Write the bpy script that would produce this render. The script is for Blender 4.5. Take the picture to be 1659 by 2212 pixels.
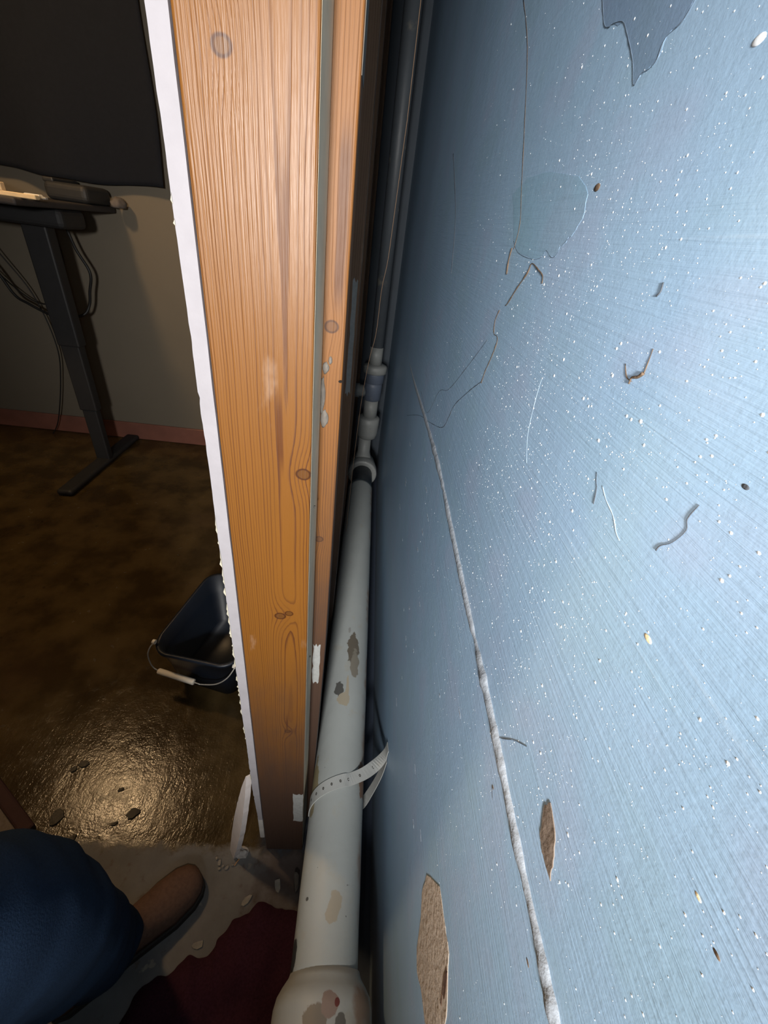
import bpy, bmesh, math, random
from mathutils import Vector, Matrix, noise as mnoise
for o in list(bpy.data.objects): bpy.data.objects.remove(o)
S = bpy.context.scene
COL = S.collection
random.seed(11)
# ---------------------------------------------------------------- camera
cam = bpy.data.cameras.new('camera'); cam_o = bpy.data.objects.new('camera', cam); COL.objects.link(cam_o)
cam.sensor_fit = 'VERTICAL'; cam.sensor_height = 36.0; cam.lens = 880.85 / 2212 * 36.0
cam.clip_start = 0.005
R3 = Matrix(((0.9927119621533419, -0.09429453994068683, -0.07504332038919939),
             (-0.008908570967680687, 0.5635843317448519, -0.8260104953177183),
             (0.12018151921562488, 0.8206590283114437, 0.5586368782043857)))
cam_o.matrix_world = Matrix.Translation((0, 0, 1.27)) @ R3.to_4x4()
S.camera = cam_o
# ---------------------------------------------------------------- world, lights, exposure
w = bpy.data.worlds.new('world'); S.world = w; w.use_nodes = True
w.node_tree.nodes['Background'].inputs[0].default_value = (0.5, 0.6, 0.8, 1)
w.node_tree.nodes['Background'].inputs[1].default_value = 0.0
S.view_settings.view_transform = 'Standard'; S.view_settings.look = 'None'
S.view_settings.exposure = -0.12; S.view_settings.gamma = 1.0; S.view_settings.use_curve_mapping = False
# the phone's flash beside the lens, and an added unseen fill light behind the camera
def spot(name, loc, aim, watts, angle, size, col):
    l = bpy.data.lights.new(name, 'SPOT'); l.energy = watts; l.shadow_soft_size = size
    l.spot_size = math.radians(angle); l.spot_blend = 1.0; l.color = col
    o = bpy.data.objects.new(name, l); COL.objects.link(o); o.location = loc
    o.rotation_euler = Vector(aim).to_track_quat('-Z', 'Y').to_euler(); return o
spot('phone_flash', (-0.045, -0.03, 1.295), (-0.06, 0.94, -0.30), 4.2, 148, 0.010, (1.0, 0.97, 0.93))
spot('fill_light', (-0.085, -0.90, 1.42), (0.05, 0.98, -0.19), 235.0, 84, 0.08, (1.0, 0.97, 0.93))
BULB_EMIT = 205.0      # warm ceiling bulb in the room beyond, emission of its glass

# ---------------------------------------------------------------- shader helpers
class G:
    """tiny expression helper over a material's node tree"""
    def __init__(s, name, rough=0.6, spec=0.5, metal=0.0):
        s.mat = bpy.data.materials.new(name); s.mat.use_nodes = True
        s.t = s.mat.node_tree; s.b = s.t.nodes['Principled BSDF']
        s.b.inputs['Roughness'].default_value = rough; s.b.inputs['Metallic'].default_value = metal
        s.b.inputs['Specular IOR Level'].default_value = spec
        s.tc = s.t.nodes.new('ShaderNodeTexCoord'); s._xyz = None
    def put(s, inp, v):
        if hasattr(v, 'is_output'): s.t.links.new(v, inp)
        else: inp.default_value = v
    def m(s, op, *a, clamp=False):
        n = s.t.nodes.new('ShaderNodeMath'); n.operation = op; n.use_clamp = clamp
        for i, v in enumerate(a): s.put(n.inputs[i], v)
        return n.outputs[0]
    def add(s, *a):
        r = a[0]
        for v in a[1:]: r = s.m('ADD', r, v)
        return r
    def sub(s, a, b): return s.m('SUBTRACT', a, b)
    def mul(s, *a):
        r = a[0]
        for v in a[1:]: r = s.m('MULTIPLY', r, v)
        return r
    def sstep(s, lo, hi, v):
        n = s.t.nodes.new('ShaderNodeMapRange'); n.interpolation_type = 'SMOOTHSTEP'
        s.put(n.inputs['Value'], v); s.put(n.inputs['From Min'], lo); s.put(n.inputs['From Max'], hi)
        return n.outputs['Result']
    def xyz(s):
        if not s._xyz:
            n = s.t.nodes.new('ShaderNodeSeparateXYZ'); s.t.links.new(s.tc.outputs['Object'], n.inputs[0])
            s._xyz = (n.outputs[0], n.outputs[1], n.outputs[2])
        return s._xyz
    def vec(s, x, y, z):
        n = s.t.nodes.new('ShaderNodeCombineXYZ')
        for i, v in enumerate((x, y, z)): s.put(n.inputs[i], v)
        return n.outputs[0]
    def scaled(s, sx, sy, sz):
        n = s.t.nodes.new('ShaderNodeMapping'); s.t.links.new(s.tc.outputs['Object'], n.inputs[0])
        n.inputs['Scale'].default_value = (sx, sy, sz); return n.outputs[0]
    def noise(s, vec=None, scale=5.0, detail=3.0, rough=0.55, dist=0.0):
        n = s.t.nodes.new('ShaderNodeTexNoise')
        s.t.links.new(vec if vec is not None else s.tc.outputs['Object'], n.inputs['Vector'])
        n.inputs['Scale'].default_value = scale; n.inputs['Detail'].default_value = detail
        n.inputs['Roughness'].default_value = rough; n.inputs['Distortion'].default_value = dist
        return n.outputs['Fac']
    def voro(s, vec=None, scale=5.0, out='Distance', rnd=1.0):
        n = s.t.nodes.new('ShaderNodeTexVoronoi')
        s.t.links.new(vec if vec is not None else s.tc.outputs['Object'], n.inputs['Vector'])
        n.inputs['Scale'].default_value = scale; n.inputs['Randomness'].default_value = rnd
        return n.outputs[out]
    def mix(s, f, a, b):
        n = s.t.nodes.new('ShaderNodeMix'); n.data_type = 'RGBA'
        s.put(n.inputs[0], f)
        for i, v in ((6, a), (7, b)):
            if isinstance(v, tuple): v = (v[0], v[1], v[2], 1)
            s.put(n.inputs[i], v)
        return n.outputs[2]
    def color(s, c):
        if isinstance(c, tuple): c = (c[0], c[1], c[2], 1)
        s.put(s.b.inputs['Base Color'], c); return s
    def rough(s, v): s.put(s.b.inputs['Roughness'], v); return s
    def bump(s, h, strength=0.3, dist=0.002):
        n = s.t.nodes.new('ShaderNodeBump'); n.inputs['Strength'].default_value = strength
        n.inputs['Distance'].default_value = dist; s.t.links.new(h, n.inputs['Height'])
        s.t.links.new(n.outputs[0], s.b.inputs['Normal']); return s
    def blob(s, c, r, wob=None):
        """1 inside an ellipsoid at c with radii r, soft edge broken up by wob"""
        x, y, z = s.xyz(); q = 0
        terms = []
        for v, cc, rr in zip((x, y, z), c, r):
            if rr is None: continue
            d = s.mul(s.sub(v, cc), 1.0 / rr); terms.append(s.mul(d, d))
        d = s.m('SQRT', s.add(*terms)) if len(terms) > 1 else s.m('SQRT', terms[0])
        if wob is not None: d = s.add(d, s.mul(s.sub(wob, 0.5), 1.6))
        return s.sub(1.0, s.sstep(0.9, 1.05, d))

def plain(name, c, rough=0.6, var=0.12, scale=30.0, bump=0.15, metal=0.0, spec=0.4):
    g = G(name, rough, spec, metal)
    n = g.noise(scale=scale, detail=4)
    d = tuple(max(0, v * (1 - var * 2)) for v in c); l = tuple(min(1, v * (1 + var * 2)) for v in c)
    g.color(g.mix(n, d, l)); g.bump(n, bump, 0.002)
    return g.mat

# ---------------------------------------------------------------- materials
def mat_blue_wall(name='blue_wall_paint', k=(1, 1, 1)):
    g = G(name, 0.42, 0.45)
    x, y, z = g.xyz()
    big = g.noise(scale=2.6, detail=3); hue = g.noise(g.scaled(1, 3.1, 4.3), 3.5, 2)
    col = g.mix(g.sstep(0.3, 0.7, big), (0.275, 0.418, 0.585), (0.322, 0.480, 0.660))
    col = g.mix(g.mul(g.sstep(0.5, 0.72, hue), 0.45), col, (0.335, 0.42, 0.59))
    col = g.mix(g.mul(g.sstep(0.5, 0.3, hue), 0.4), col, (0.280, 0.435, 0.555))
    # brush streaks run along the wall
    st = g.noise(g.scaled(1, 9, 330), 1.0, 4, 0.6, 0.4); st2 = g.noise(g.scaled(1, 30, 900), 1.0, 3, 0.6)
    col = g.mix(g.mul(g.sstep(0.62, 0.80, st), 0.28), col, (0.50, 0.62, 0.74))
    col = g.mix(g.mul(g.sstep(0.40, 0.24, st), 0.22), col, (0.20, 0.30, 0.42))
    dirt = g.noise(scale=55, detail=5)
    col = g.mix(g.mul(g.sstep(0.68, 0.80, dirt), 0.35), col, (0.16, 0.21, 0.27))
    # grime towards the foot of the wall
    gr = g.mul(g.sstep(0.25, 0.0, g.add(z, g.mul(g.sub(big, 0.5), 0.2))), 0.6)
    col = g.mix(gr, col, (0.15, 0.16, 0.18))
    if k != (1, 1, 1):
        mm = g.t.nodes.new('ShaderNodeMix'); mm.data_type = 'RGBA'; mm.blend_type = 'MULTIPLY'; mm.inputs[0].default_value = 1.0
        g.t.links.new(col, mm.inputs[6]); mm.inputs[7].default_value = (*k, 1); col = mm.outputs[2]
    g.color(col)
    fine = g.noise(scale=420, detail=2)
    h = g.add(g.mul(st, 1.0), g.mul(st2, 0.22), g.mul(fine, 0.2), g.mul(g.noise(scale=60, detail=3), 0.45))
    g.bump(h, 0.30, 0.0016)
    return g.mat

def mat_wood(name, early, late, xc, freq, knots, smears=(), rough=0.44, grime_falloff=(0.85, 0.25), seed=0.0):
    g = G(name, rough, 0.31)
    x, y, z = g.xyz()
    zs = g.add(z, seed)
    wob = g.sub(g.noise(g.vec(g.mul(x, 6.0), 0.0, g.mul(zs, 2.2)), 1.0, 2), 0.5)
    wob2 = g.sub(g.noise(g.vec(g.mul(x, 40.0), 0.0, g.mul(zs, 9.0)), 1.0, 2), 0.5)
    xx = g.add(x, g.mul(wob, 0.013), g.mul(wob2, 0.0022))
    dx = g.sub(xx, xc)
    dep = g.add(0.016, g.mul(g.noise(g.vec(0.0, 3.3, g.mul(zs, 1.5)), 1.0, 1), 0.010))
    r = g.m('SQRT', g.add(g.mul(dx, dx), g.mul(dep, dep)))
    kmask = None
    for (kx, kz, kr) in knots:
        ax = g.mul(g.sub(x, kx), 1.0 / (kr * 2.2)); az = g.mul(g.sub(z, kz), 1.0 / (kr * 4.6))
        d2 = g.add(g.mul(ax, ax), g.mul(az, az))
        r = g.add(r, g.mul(g.m('EXPONENT', g.mul(d2, -1.0)), kr * 0.75))
    t = g.add(g.mul(r, freq), g.mul(g.sub(g.noise(g.vec(g.mul(x, 300.0), 0.0, g.mul(zs, 12.0)), 1.0, 2), 0.5), 0.35))
    f = g.m('FRACT', t)
    lateness = g.mul(g.sstep(0.55, 0.86, f), g.sub(1.0, g.sstep(0.89, 0.97, f)))
    bandv = g.noise(g.vec(g.mul(t, 0.83), 0.0, g.mul(zs, 1.5)), 1.0, 2)
    lateness = g.mul(lateness, g.add(0.18, g.mul(g.sstep(0.32, 0.66, bandv), 0.95)))
    fade = g.noise(g.vec(g.mul(x, 9.0), 4.0, g.mul(zs, 2.4)), 1.0, 2)
    lateness = g.mul(lateness, g.add(0.45, g.mul(g.sstep(0.35, 0.65, fade), 0.50)))
    tint = g.noise(g.vec(g.mul(x, 14.0), 0.0, g.mul(zs, 3.0)), 1.0, 3)
    base = g.mix(tint, tuple(v * 0.86 for v in early), tuple(min(1, v * 1.12) for v in early))
    col = g.mix(lateness, base, late)
    fib = g.noise(g.vec(g.mul(x, 900.0), 0.0, g.mul(zs, 16.0)), 1.0, 3)
    col = g.mix(g.mul(g.sstep(0.62, 0.78, fib), 0.25), col, tuple(v * 0.55 for v in late))
    # resin-dark streak between the grain lines
    for (sx, sz0, sz1, sw) in smears:
        mzl = g.mul(g.sstep(sz0 - 0.015, sz0 + 0.02, z), g.sstep(sz1 + 0.02, sz1 - 0.015, z))
        mx = g.sub(1.0, g.sstep(sw * 0.5, sw, g.m('ABSOLUTE', g.add(g.sub(x, sx), g.mul(wob2, 0.004)))))
        col = g.mix(g.mul(mx, mzl, 0.7), col, (late[0] * 0.95, late[1] * 0.85, late[2]))
    for (kx, kz, kr) in knots:
        ax = g.mul(g.sub(x, kx), 1.0 / kr); az = g.mul(g.sub(z, kz), 1.0 / (kr * 0.82))
        d = g.m('SQRT', g.add(g.mul(ax, ax), g.mul(az, az)))
        d = g.add(d, g.mul(wob2, 1.1))
        rim = g.mul(g.sstep(0.72, 0.98, d), g.sub(1.0, g.sstep(1.05, 1.35, d)))
        col = g.mix(g.sub(1.0, g.sstep(0.85, 1.0, d)), col, (early[0] * 0.60, early[1] * 0.60, early[2] * 0.78))
        col = g.mix(g.mul(rim, 0.85), col, (late[0] * 0.55, late[1] * 0.45, late[2] * 0.5))
    # dusty plaster rub marks, then foot grime deepened by painted light falloff
    dust = g.noise(g.vec(g.mul(x, 30.0), 0.0, g.mul(zs, 11.0)), 1.0, 4)
    col = g.mix(g.mul(g.sstep(0.66, 0.82, dust), 0.32), col, (0.34, 0.26, 0.20))
    if grime_falloff:
        gm = g.sstep(grime_falloff[0], grime_falloff[1], g.add(z, g.mul(g.sub(dust, 0.5), 0.35)))
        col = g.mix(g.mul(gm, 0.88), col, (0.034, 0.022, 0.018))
    g.color(col)
    g.rough(g.add(rough, g.mul(lateness, 0.14)))
    g.bump(g.add(g.mul(lateness, -0.5), g.mul(fib, 0.8), g.mul(dust, 0.2)), 0.35, 0.0012)
    return g.mat

def mat_floor():
    g = G('basement_floor', 0.5, 0.22)
    x, y, z = g.xyz()
    n1 = g.noise(scale=7, detail=5); n2 = g.noise(scale=38, detail=5); n3 = g.noise(scale=2.2, detail=3)
    room = g.sstep(0.345, 0.375, g.add(y, g.mul(g.sub(n2, 0.5), 0.07)))
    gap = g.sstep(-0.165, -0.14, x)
    brown = g.mix(g.sstep(0.35, 0.68, n1), (0.028, 0.018, 0.007), (0.060, 0.040, 0.016))
    brown = g.mix(g.mul(g.sstep(0.60, 0.74, n2), 0.5), brown, (0.014, 0.009, 0.005))
    brown = g.mix(g.mul(g.sstep(0.52, 0.75, n3), 0.4), brown, (0.042, 0.025, 0.015))
    conc = g.mix(g.sstep(0.3, 0.7, n1), (0.095, 0.093, 0.090), (0.158, 0.155, 0.150))
    conc = g.mix(g.mul(g.sstep(0.58, 0.72, n2), 0.6), conc, (0.08, 0.053, 0.038))
    conc = g.mix(g.sstep(0.675, 0.72, g.noise(scale=26, detail=3)), conc, (0.21, 0.185, 0.16))
    # red-brown worn paint at the foot of the studs
    fx = g.mul(g.sstep(-0.20, -0.10, g.add(x, g.mul(g.sub(n2, 0.5), 0.10))), g.sstep(0.20, 0.30, g.add(y, g.mul(g.sub(n2, 0.5), 0.12))))
    conc = g.mix(g.mul(fx, 0.75), conc, (0.052, 0.032, 0.026))
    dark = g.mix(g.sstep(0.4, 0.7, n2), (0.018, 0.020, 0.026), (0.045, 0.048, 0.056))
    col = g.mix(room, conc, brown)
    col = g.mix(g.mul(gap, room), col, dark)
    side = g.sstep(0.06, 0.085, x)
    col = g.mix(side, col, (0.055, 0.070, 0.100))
    g.color(col)
    rr = g.mix(room, (0.62, 0.62, 0.62), (0.16, 0.16, 0.16))
    n = g.t.nodes.new('ShaderNodeRGBToBW'); g.t.links.new(rr, n.inputs[0])
    g.rough(g.add(n.outputs[0], g.mul(g.sub(n1, 0.5), 0.30), g.mul(g.sstep(0.5, 0.7, n2), 0.10)))
    streak = g.noise(g.scaled(60, 16, 1), 1.0, 4, 0.6, 1.2)
    g.bump(g.add(g.mul(n2, 0.6), g.mul(streak, 0.32), g.mul(g.noise(scale=190, detail=2), 0.25)), 0.35, 0.004)
    return g.mat

def mat_pipe(name, base, chips, scale=1.0, rust=True, rough=0.5):
    g = G(name, rough, 0.45)
    x, y, z = g.xyz()
    n = g.noise(scale=9, detail=4); n2 = g.noise(scale=46, detail=4)
    col = g.mix(n, tuple(v * 0.86 for v in base), tuple(v * 1.1 for v in base))
    col = g.mix(g.mul(g.sstep(0.60, 0.75, g.noise(scale=20, detail=5)), 0.38), col, (0.30, 0.27, 0.20))
    if rust:
        s = g.mul(g.sstep(0.066, 0.078, g.add(x, g.mul(g.sub(n2, 0.5), 0.022))), g.sstep(0.45, 0.6, n))
        col = g.mix(g.mul(s, 0.75), col, (0.19, 0.105, 0.060))
    fl = g.noise(scale=75, detail=3)
    col = g.mix(g.sstep(0.735, 0.765, fl), col, (0.085, 0.085, 0.085))
    for (c, r, k) in chips:
        col = g.mix(g.blob(c, r, n2), col, k)
    g.color(col)
    g.bump(g.add(g.mul(n2, 0.5), g.mul(n, 0.6)), 0.4, 0.003)
    return g.mat

M = {}
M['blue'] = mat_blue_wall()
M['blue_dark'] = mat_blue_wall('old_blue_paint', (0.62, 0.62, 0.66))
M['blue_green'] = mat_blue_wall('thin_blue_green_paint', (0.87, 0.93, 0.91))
M['bare_plaster'] = plain('bare_plaster', (0.40, 0.33, 0.265), 0.8, 0.22, 150, 0.8)
M['brown_plaster'] = plain('brown_stained_plaster', (0.15, 0.115, 0.090), 0.7, 0.2, 120, 0.6)
M['rust_stain'] = plain('rust_stain', (0.10, 0.055, 0.035), 0.8, 0.35, 160, 0.6)
M['ridge'] = plain('plaster_bead', (0.245, 0.275, 0.315), 0.7, 0.16, 110, 0.8)
M['blue_bulge'] = plain('thick_blue_paint', (0.31, 0.44, 0.585), 0.4, 0.1, 60, 0.4)
M['speck'] = plain('white_speck', (0.80, 0.86, 0.92), 0.4, 0.05, 50, 0.0)
M['speck_warm'] = plain('cream_speck', (0.80, 0.66, 0.42), 0.5, 0.1, 300, 0.2)
M['root'] = plain('brown_rootlet', (0.105, 0.070, 0.045), 0.8, 0.3, 200, 0.4)
M['dark_root'] = plain('dark_rootlet', (0.06, 0.07, 0.085), 0.8, 0.3, 200, 0.4)
M['pale_fibre'] = plain('pale_fibre', (0.50, 0.62, 0.72), 0.6, 0.05, 100, 0.0)
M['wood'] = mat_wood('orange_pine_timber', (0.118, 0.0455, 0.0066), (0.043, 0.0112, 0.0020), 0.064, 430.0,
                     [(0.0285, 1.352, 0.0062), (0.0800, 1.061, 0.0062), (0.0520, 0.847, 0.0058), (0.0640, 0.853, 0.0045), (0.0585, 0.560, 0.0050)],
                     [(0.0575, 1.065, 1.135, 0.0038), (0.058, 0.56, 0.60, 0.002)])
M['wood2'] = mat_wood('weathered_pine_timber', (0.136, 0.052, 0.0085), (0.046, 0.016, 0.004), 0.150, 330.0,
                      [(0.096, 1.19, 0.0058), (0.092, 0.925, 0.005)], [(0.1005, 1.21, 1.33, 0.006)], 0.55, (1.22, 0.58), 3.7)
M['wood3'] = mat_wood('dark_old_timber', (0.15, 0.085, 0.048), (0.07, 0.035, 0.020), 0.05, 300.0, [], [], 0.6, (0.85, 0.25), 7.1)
M['grey_wood'] = plain('grey_weathered_timber', (0.60, 0.49, 0.345), 0.7, 0.12, 28, 0.5)
M['gypsum'] = plain('white_gypsum_board', (0.200, 0.190, 0.203), 0.8, 0.05, 60, 0.3)
M['scrap'] = plain('white_scrap_gypsum', (0.50, 0.46, 0.45), 0.8, 0.08, 60, 0.4)
M['paper'] = plain('torn_board_paper', (0.30, 0.28, 0.22), 0.85, 0.2, 80, 0.4)
M['gyp_grey'] = plain('grey_board_paper', (0.36, 0.34, 0.32), 0.85, 0.15, 60, 0.3)
M['white_paint'] = plain('white_paint_smear', (0.22, 0.225, 0.22), 0.6, 0.12, 120, 0.5)
M['mortar'] = plain('grey_mortar_smear', (0.10, 0.088, 0.075), 0.85, 0.3, 120, 0.6)
M['floor'] = mat_floor()
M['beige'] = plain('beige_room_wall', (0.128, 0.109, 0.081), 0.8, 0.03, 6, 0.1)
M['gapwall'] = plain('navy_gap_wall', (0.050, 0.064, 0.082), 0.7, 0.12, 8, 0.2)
M['ceiling'] = plain('grey_ceiling', (0.20, 0.18, 0.16), 0.9, 0.1, 6, 0.2)
M['red_base'] = plain('brown_red_base_board', (0.17, 0.070, 0.050), 0.5, 0.15, 12, 0.1)
M['black_cloth'] = plain('black_cloth', (0.009, 0.0105, 0.0145), 0.95, 0.1, 60, 0.2, spec=0.1)
M['black_metal'] = plain('black_desk_metal', (0.017, 0.017, 0.018), 0.55, 0.1, 40, 0.1, spec=0.3)
M['black_top'] = plain('black_desk_top', (0.030, 0.027, 0.027), 0.6, 0.1, 40, 0.1, spec=0.3)
M['black_plastic'] = plain('black_plastic', (0.024, 0.024, 0.024), 0.5, 0.1, 60, 0.1, spec=0.3)
M['cable'] = plain('black_cable', (0.010, 0.010, 0.010), 0.5, 0.1, 60, 0.0, spec=0.3)
M['batten'] = plain('pale_batten_wood', (0.62, 0.47, 0.28), 0.7, 0.1, 30, 0.2)
M['white_plastic'] = plain('white_plastic', (0.62, 0.58, 0.50), 0.5, 0.05, 30, 0.05)
M['grey_stuff'] = plain('grey_fabric', (0.10, 0.085, 0.075), 0.9, 0.15, 60, 0.4)
M['navy'] = plain('navy_bucket_plastic', (0.0035, 0.0070, 0.0140), 0.45, 0.12, 25, 0.1, spec=0.4)
M['wire'] = plain('grey_bail_wire', (0.42, 0.41, 0.38), 0.4, 0.1, 60, 0.0, metal=0.5)
M['denim'] = plain('blue_denim', (0.012, 0.024, 0.048), 0.95, 0.2, 420, 0.4, spec=0.1)
M['brown_leather'] = plain('brown_suede', (0.105, 0.060, 0.042), 0.85, 0.2, 160, 0.3, spec=0.2)
M['sole'] = plain('dark_rubber_sole', (0.02, 0.017, 0.015), 0.7, 0.1, 60, 0.2)
M['maroon'] = plain('maroon_cloth', (0.036, 0.0115, 0.020), 0.95, 0.25, 240, 0.5, spec=0.1)
M['mat_grey'] = plain('grey_mat_pile', (0.14, 0.115, 0.095), 0.95, 0.15, 150, 0.5, spec=0.1)
M['mat_red'] = plain('dark_red_binding', (0.030, 0.009, 0.009), 0.8, 0.15, 80, 0.3)
M['flake'] = plain('dark_paint_flake', (0.035, 0.028, 0.018), 0.6, 0.25, 80, 0.4)
M['crumb'] = plain('plaster_crumb', (0.22, 0.20, 0.17), 0.9, 0.2, 120, 0.6)
M['splinter'] = plain('pine_splinter', (0.45, 0.24, 0.10), 0.7, 0.1, 60, 0.2)
M['thread'] = plain('tan_thread', (0.20, 0.125, 0.075), 0.7, 0.1, 60, 0.0)
M['cobweb'] = plain('dusty_cobweb', (0.20, 0.20, 0.19), 0.9, 0.1, 60, 0.0)
M['nail'] = plain('rusty_nail', (0.03, 0.025, 0.022), 0.5, 0.1, 60, 0.1, metal=0.4)
DK = (0.075, 0.075, 0.070); BR = (0.105, 0.090, 0.070); RS = (0.15, 0.075, 0.060); TN = (0.30, 0.265, 0.20)
M['pipe'] = mat_pipe('grey_white_pipe_paint', (0.30, 0.32, 0.312), [
    ((0.036, 0.712, None), (0.017, 0.050, None), BR), ((0.042, 0.664, None), (0.011, 0.040, None), (0.17, 0.155, 0.125)),
    ((0.006, 0.590, None), (0.011, 0.020, None), DK), ((0.027, 0.588, None), (0.004, 0.040, None), TN),
    ((0.020, 0.560, None), (0.016, 0.016, None), TN), ((0.022, 0.770, None), (0.004, 0.010, None), (0.22, 0.22, 0.21)),
    ((0.072, 0.400, None), (0.010, 0.035, None), (0.17, 0.10, 0.065)), ((0.030, 0.193, None), (0.013, 0.020, None), (0.27, 0.245, 0.195)),
    ((-0.016, 0.205, None), (0.0025, 0.003, None), DK), ((-0.0275, 0.140, None), (0.004, 0.020, None), (0.03, 0.03, 0.03)),
    ((-0.026, 0.385, None), (0.006, 0.050, None), (0.20, 0.17, 0.10))])
M['hub'] = mat_pipe('grey_white_hub_paint', (0.32, 0.335, 0.325), [
    ((0.014, 0.072, None), (0.015, 0.018, None), (0.165, 0.145, 0.120)), ((0.034, 0.086, None), (0.013, 0.012, None), (0.22, 0.165, 0.140)),
    ((0.044, 0.088, None), (0.004, 0.0045, None), (0.12, 0.03, 0.025)), ((0.050, 0.066, None), (0.008, 0.014, None), (0.11, 0.105, 0.095))])
M['riser'] = mat_pipe('dark_grey_riser_paint', (0.075, 0.086, 0.098), [], rust=False)
M['riser_white'] = mat_pipe('pale_riser_paint', (0.22, 0.23, 0.225), [], rust=False)
M['riser_blue'] = mat_pipe('blue_grey_riser_paint', (0.09, 0.11, 0.15), [], rust=False)
M['strap'] = mat_pipe('painted_strap', (0.345, 0.355, 0.345), [], rust=False)
M['hole'] = plain('dark_hole', (0.05, 0.045, 0.04), 0.9, 0.1, 60, 0.0)
def mat_bulb():
    g = G('lit_bulb_glass', 0.4)
    g.b.inputs['Emission Color'].default_value = (1.0, 0.66, 0.34, 1); g.b.inputs['Emission Strength'].default_value = BULB_EMIT
    return g.mat
M['bulb'] = mat_bulb()

# ---------------------------------------------------------------- mesh helpers
def link(name, bm, mat, parent=None, smooth=False, recalc=True):
    if recalc: bmesh.ops.recalc_face_normals(bm, faces=bm.faces[:])
    me = bpy.data.meshes.new(name); bm.to_mesh(me); bm.free()
    for m_ in (mat if isinstance(mat, (list, tuple)) else [mat]): me.materials.append(m_)
    if smooth:
        for p in me.polygons: p.use_smooth = True
    o = bpy.data.objects.new(name, me); COL.objects.link(o)
    if parent: o.parent = parent
    return o
def empty(name, loc=(0, 0, 0)):
    o = bpy.data.objects.new(name, None); o.location = loc; o.empty_display_size = 0.05; COL.objects.link(o); return o
def tag(o, label, cat, group=None):
    o['label'] = label; o['category'] = cat
    if group: o['group'] = group
    return o
def struct(o, label=None):
    o['kind'] = 'structure'
    if label: o['label'] = label
    return o
def box(bm, x0, x1, y0, y1, z0, z1, bevel=0.0, seg=1):
    b = bmesh.new(); bmesh.ops.create_cube(b, size=1.0)
    for v in b.verts: v.co = Vector(((x0 + x1) / 2 + v.co.x * (x1 - x0), (y0 + y1) / 2 + v.co.y * (y1 - y0), (z0 + z1) / 2 + v.co.z * (z1 - z0)))
    if bevel: bmesh.ops.bevel(b, geom=b.edges[:], offset=bevel, segments=seg, affect='EDGES', profile=0.5)
    merge(bm, b)
def merge(bm, b):
    me = bpy.data.meshes.new('tmp'); b.to_mesh(me); b.free(); bm.from_mesh(me); bpy.data.meshes.remove(me)
def sweep(bm, pts, rad, n=10, closed=True, ell=None, wob=0.0, seed=0.0):
    """tube through pts; rad a number or a list; ell = (a, b) stretch of the section"""
    pts = [Vector(p) for p in pts]; k = len(pts)
    rads = rad if isinstance(rad, (list, tuple)) else [rad] * k
    ref = None; rings = []
    for i, p in enumerate(pts):
        t = (pts[min(i + 1, k - 1)] - pts[max(i - 1, 0)]).normalized()
        if ref is None:
            ref = Vector((1, 0, 0)) if abs(t.x) < 0.8 else Vector((0, 0, 1))
        u = (ref - t * ref.dot(t)).normalized(); v = t.cross(u); ref = u
        ring = []
        for j in range(n):
            a = 2 * math.pi * j / n; rr = rads[i]
            d = u * math.cos(a) * (ell[0] if ell else 1) + v * math.sin(a) * (ell[1] if ell else 1)
            q = p + d * rr
            if wob: q += d * wob * (0.7 * mnoise.noise(q * 14 + Vector((seed, 0, 0))) + 0.45 * mnoise.noise(Vector((q.x * 9, q.y * 9, q.z * 38 + seed))))
            ring.append(bm.verts.new(q))
        rings.append(ring)
    for a, b in zip(rings, rings[1:]):
        for j in range(n): bm.faces.new((a[j], a[(j + 1) % n], b[(j + 1) % n], b[j]))
    if closed:
        bm.faces.new(rings[0][::-1]); bm.faces.new(rings[-1])
    return rings
def spline(pts, sub=5):
    pts = [Vector(p) for p in pts]; out = []
    for i in range(len(pts) - 1):
        p0 = pts[max(i - 1, 0)]; p1 = pts[i]; p2 = pts[i + 1]; p3 = pts[min(i + 2, len(pts) - 1)]
        for s in range(sub):
            t = s / sub
            out.append(0.5 * ((2 * p1) + (p2 - p0) * t + (2 * p0 - 5 * p1 + 4 * p2 - p3) * t * t + (3 * p1 - p0 - 3 * p2 + p3) * t ** 3))
    out.append(pts[-1]); return out
def lathe(bm, prof, origin, axis='Z', n=28):
    """prof: (along, radius) pairs; closed at both ends"""
    o = Vector(origin); rings = []
    for (t, r) in prof:
        ring = []
        for j in range(n):
            a = 2 * math.pi * j / n; c, s = math.cos(a) * r, math.sin(a) * r
            ring.append(bm.verts.new(o + (Vector((c, s, t)) if axis == 'Z' else Vector((c, t, s)) if axis == 'Y' else Vector((t, c, s)))))
        rings.append(ring)
    for a, b in zip(rings, rings[1:]):
        for j in range(n): bm.faces.new((a[j], a[(j + 1) % n], b[(j + 1) % n], b[j]))
    bm.faces.new(rings[0][::-1]); bm.faces.new(rings[-1])
def plate_x(bm, poly, x, th, jit=0.0, sub=3):
    """flat flake on the wall plane x, outline given as (y, z); rises th towards -X"""
    pts = []
    for i, (y, z) in enumerate(poly):
        y2, z2 = poly[(i + 1) % len(poly)]
        for s in range(sub):
            t = s / sub; j = jit if s else jit * 0.3
            pts.append((y + (y2 - y) * t + random.uniform(-j, j), z + (z2 - z) * t + random.uniform(-j, j)))
    a = [bm.verts.new((x - th, y, z)) for y, z in pts]; b = [bm.verts.new((x + 0.001, y, z)) for y, z in pts]
    bm.faces.new(a); bm.faces.new(b[::-1]); n = len(pts)
    for i in range(n): bm.faces.new((a[i], b[i], b[(i + 1) % n], a[(i + 1) % n]))

WX = 0.125      # face of the blue wall
YB = 2.46       # back wall
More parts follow.
